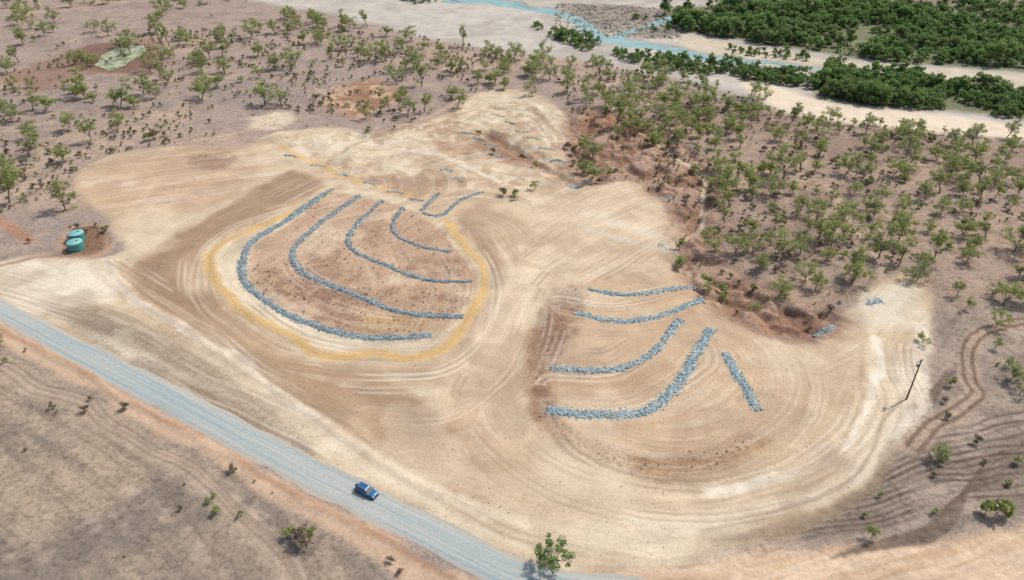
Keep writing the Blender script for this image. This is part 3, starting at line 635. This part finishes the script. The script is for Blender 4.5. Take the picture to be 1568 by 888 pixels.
for (px,py,s) in [(465,832,2.2),(440,825,1.5),(478,822,1.4),(1520,795,2.6),(1508,790,1.8),(1538,792,1.8),(330,792,1.2),(318,772,.9),(235,212,2.6),(228,214,2),(1455,590,1.6),(1440,712,1.6),(790,300,2),(770,300,1.8),(1105,440,2),(1085,440,2.2),(1110,448,1.6),(1045,400,2.4),(1040,378,2),(870,225,2.2),(880,232,2.5),(12,555,.8),(40,540,.7),(755,235,1.6),(800,240,1.8),(820,255,1.8),(735,205,1.5)]:
    x,y,z=at_(px,py); place(SHR[random.choice([0,1,0,1,2])],'shrub',x,y,s,z=z)
DEAD=tree_mesh('dead_tree_mesh',55,5,1.5,5,.1,3,.5,DRY,.3,3,.05); x,y,z=at_(472,835); place(DEAD,'dead_tree',x,y,1,z=z)
# ------------------------------------------------------------------ objects
def simple(name,colr,rough=.5,metal=0,spec=.5,var=.1):
    t=NT(name); pos=t.n('ShaderNodeTexCoord').outputs['Object']
    t.l(t.scale(tuple(colr),t.mr(t.noise(pos,4,4),.3,.7,1-var,1+var)),t.b.inputs['Base Color'])
    t.b.inputs['Roughness'].default_value=rough; t.b.inputs['Metallic'].default_value=metal; t.b.inputs['Specular IOR Level'].default_value=spec; return t.m
def part(name,V,Fc,mat,parent,smooth=False,bev=0):
    m=bpy.data.meshes.new(name); m.from_pydata(V,[],Fc); m.materials.append(mat)
    b=bmesh.new(); b.from_mesh(m); bmesh.ops.recalc_face_normals(b,faces=b.faces); b.to_mesh(m); b.free()
    o=bpy.data.objects.new(name,m); sc.collection.objects.link(o); o.parent=parent
    if smooth: m.polygons.foreach_set('use_smooth',np.ones(len(m.polygons),bool))
    if bev: mo=o.modifiers.new('b','BEVEL'); mo.width=bev; mo.segments=2
    return o
def loft(sec):
    V=[p for s in sec for p in s]; n=len(sec[0]); Fc=[]
    for i in range(len(sec)-1):
        for k in range(n): Fc.append((i*n+k,i*n+(k+1)%n,(i+1)*n+(k+1)%n,(i+1)*n+k))
    Fc.append(tuple(range(n))[::-1]); Fc.append(tuple((len(sec)-1)*n+k for k in range(n))); return V,Fc
def box(x0,x1,y0,y1,z0,z1): return loft([[(x0,y0,z0),(x1,y0,z0),(x1,y1,z0),(x0,y1,z0)],[(x0,y0,z1),(x1,y0,z1),(x1,y1,z1),(x0,y1,z1)]])
def cylV(r0,r1,z0,z1,n=24,cx=0,cy=0):
    return loft([[(cx+r*math.cos(6.28318*k/n),cy+r*math.sin(6.28318*k/n),z) for k in range(n)] for r,z in ((r0,z0),(r1,z1))])
car=bpy.data.objects.new('parked_car',None); sc.collection.objects.link(car)
paint=simple('car_paint',(.03,.12,.27),.25,.3,.6,.03); glass=simple('car_glass',(.015,.02,.025),.08,0,.8,0); blk=simple('tyre_rubber',(.02,.02,.02),.8); alloy=simple('alloy',(.4,.4,.42),.35,.8); lampr=simple('tail_lamp',(.35,.02,.02),.3); lampw=simple('head_lamp',(.7,.7,.7),.2)
st=[(-2.38,.80,.45,.85),(-2.3,.90,.35,1.02),(-1.9,.95,.30,1.10),(-.6,.96,.28,1.10),(.75,.96,.28,1.08),(1.1,.95,.28,1.06),(1.9,.92,.32,.98),(2.25,.86,.38,.86),(2.38,.74,.45,.70)]
part('body',*loft([[(x,-w_,zb),(x,-w_*1.0,(zb+zt)/2),(x,-w_*.92,zt),(x,0,zt+.04),(x,w_*.92,zt),(x,w_,(zb+zt)/2),(x,w_,zb)] for x,w_,zb,zt in st]),paint,car,True,.03)
part('cabin_glass',*loft([[(-2.15,-.85,1.09),(1.15,-.85,1.07),(1.15,.85,1.07),(-2.15,.85,1.09)],[(-1.85,-.70,1.62),(.35,-.70,1.62),(.35,.70,1.62),(-1.85,.70,1.62)]]),glass,car)
part('roof',*loft([[(-1.92,-.72,1.615),(.40,-.72,1.615),(.40,.72,1.615),(-1.92,.72,1.615)],[(-1.8,-.62,1.74),(.2,-.62,1.74),(.2,.62,1.74),(-1.8,.62,1.74)]]),paint,car,False,.03)
for s in (-1,1):
    for k,(xa,xb,w_) in enumerate([(1.12,.36,.09),(-.45,-.45,.09),(-1.4,-1.5,.12),(-2.12,-1.86,.12)]):
        part('pillar_%d'%(k+1+4*(s>0)),*loft([[(xa-w_/2,s*.845,1.08),(xa+w_/2,s*.845,1.08),(xa+w_/2,s*.875,1.08),(xa-w_/2,s*.875,1.08)],[(xb-w_/2,s*.69,1.625),(xb+w_/2,s*.69,1.625),(xb+w_/2,s*.725,1.625),(xb-w_/2,s*.725,1.625)]]),paint,car)
    part('roof_rail_%d'%(1+(s>0)),*box(-1.6,.1,s*.6-.02,s*.6+.02,1.75,1.81),alloy,car)
    part('mirror_%d'%(1+(s>0)),*box(.75,.92,s*1.08-.1,s*1.08+.1,1.08,1.25),paint,car,False,.02)
    part('headlamp_%d'%(1+(s>0)),*box(2.18,2.33,s*.66-.14,s*.66+.14,.74,.88),lampw,car)
    part('tail_lamp_%d'%(1+(s>0)),*box(-2.40,-2.28,s*.76-.09,s*.76+.09,.8,1.05),lampr,car)
    for q_,xx in enumerate((-1.45,1.45)):
        v,f=cylV(.38,.38,-.13,.13,24); o=part('wheel_%d'%(1+q_+2*(s>0)),[(a+xx,c_+s*.86,b+.38) for a,b,c_ in v],f,blk,car,False,.02)
        v,f=cylV(.22,.2,-.015,.015,16); part('hub_%d'%(1+q_+2*(s>0)),[(a+xx,c_+s*1.0,b+.38) for a,b,c_ in v],f,alloy,car)
part('front_bumper',*box(2.2,2.46,-.8,.8,.36,.62),blk,car,False,.04); part('rear_bumper',*box(-2.46,-2.25,-.85,.85,.38,.62),blk,car,False,.04)
part('rear_spare_wheel',*[ [( -2.5+c_*1.0,a,b+.95) for a,b,c_ in cylV(.33,.33,-.1,.1,20)[0]],cylV(.33,.33,-.1,.1,20)[1]],blk,car)
p0=W(543,741);p1=W(581,760); x,y,z=at_(562,756); car.location=(x,y,.10); car.rotation_euler=(0,0,math.atan2(p1[1]-p0[1],p1[0]-p0[0]))
tm=simple('tank_green',(.06,.22,.21),.5,0,.4,.08); tr_=simple('tank_roof',(.18,.38,.37),.5,0,.4,.06)
for (px,py) in [(120,368),(118,382)]:
    e=bpy.data.objects.new('water_tank',None); sc.collection.objects.link(e); x,y,z=at_(px,py); e.location=(x,y,z)
    R_=2.25; sec=[];n=40
    for k in range(15):
        zz_=-.2+k*.2; r=R_+(.03 if k%2 else 0); sec.append([(r*math.cos(6.28318*a/n),r*math.sin(6.28318*a/n),zz_) for a in range(n)])
    part('ribbed_wall',*loft(sec),tm,e)
    part('domed_roof',*loft([[(r*math.cos(6.28318*a/n),r*math.sin(6.28318*a/n),zz_) for a in range(n)] for r,zz_ in ((R_+.06,2.61),(R_+.06,2.68),(R_*.75,2.98),(R_*.4,3.2),(.3,3.28))]),tr_,e)
    part('hatch',*cylV(.35,.33,3.1,3.34,20,.9,0),tm,e); part('outlet_pipe',*box(R_-.05,R_+.5,-.06,.06,.1,.22),tm,e)
wood=simple('pole_timber',(.13,.10,.08),.9,0,.1,.25); ins=simple('insulator',(.5,.5,.48),.3); stl=simple('galvanised_steel',(.4,.41,.42),.45,.7)
for px,py,hh,rz in [(1388,611,11.5,.5)]:
    e=bpy.data.objects.new('power_pole',None); sc.collection.objects.link(e); x,y,z=at_(px,py); e.location=(x,y,z); e.rotation_euler=(0,0,rz)
    part('pole',*cylV(.2,.13,-.5,hh,12),wood,e,True); part('crossarm',*box(-1.1,1.1,.14,.26,hh-.75,hh-.6),wood,e)
    part('transformer',*cylV(.28,.28,hh-2.3,hh-1.4,16,0,.45),stl,e)
    for k,xx in enumerate((-1,0,1)): part('insulator_%d'%(k+1),*cylV(.06,.04,hh-.6,hh-.35,8,xx,.2),ins,e)
    for k,s in enumerate((-1,1)): part('brace_%d'%(k+1),*loft([[(0,.15,hh-1.5),(.05*s,.15,hh-1.5),(.05*s,.19,hh-1.5),(0,.19,hh-1.5)],[(.75*s,.15,hh-.76),(.8*s,.15,hh-.76),(.8*s,.19,hh-.76),(.75*s,.19,hh-.76)]]),stl,e)
# ------------------------------------------------------------------ light
w=bpy.data.worlds.new('World'); sc.world=w; w.use_nodes=True; nt=w.node_tree; bg=nt.nodes['Background']
sky=nt.nodes.new('ShaderNodeTexSky'); sky.sky_type='NISHITA'; sky.sun_disc=False
EL=54; AZ=60
sky.sun_elevation=math.radians(EL); sky.sun_rotation=math.radians(AZ); sky.dust_density=4; nt.links.new(sky.outputs[0],bg.inputs[0]); bg.inputs[1].default_value=.15
ld=bpy.data.lights.new('sun','SUN'); ld.energy=3.4; ld.angle=math.radians(.6); ld.color=(1,.97,.915)
so=bpy.data.objects.new('sun',ld); sc.collection.objects.link(so)
e_,a_=math.radians(EL),math.radians(AZ); dv=Vector((math.sin(a_)*math.cos(e_),math.cos(a_)*math.cos(e_),math.sin(e_)))
so.rotation_euler=(-dv).to_track_quat('-Z','Y').to_euler(); so.location=dv*500
cd=bpy.data.cameras.new('camera'); cd.sensor_width=36; cd.lens=36*FPX/1568; cd.clip_end=20000; cd.clip_start=1
co=bpy.data.objects.new('camera',cd); sc.collection.objects.link(co); co.location=(0,0,H); co.rotation_euler=(math.pi/2-TH,0,0); sc.camera=co
sc.view_settings.view_transform='Standard'; sc.view_settings.look='None'; sc.view_settings.exposure=0
print('trees',len(pts),'forest',len(fp),'scrub',len(P))
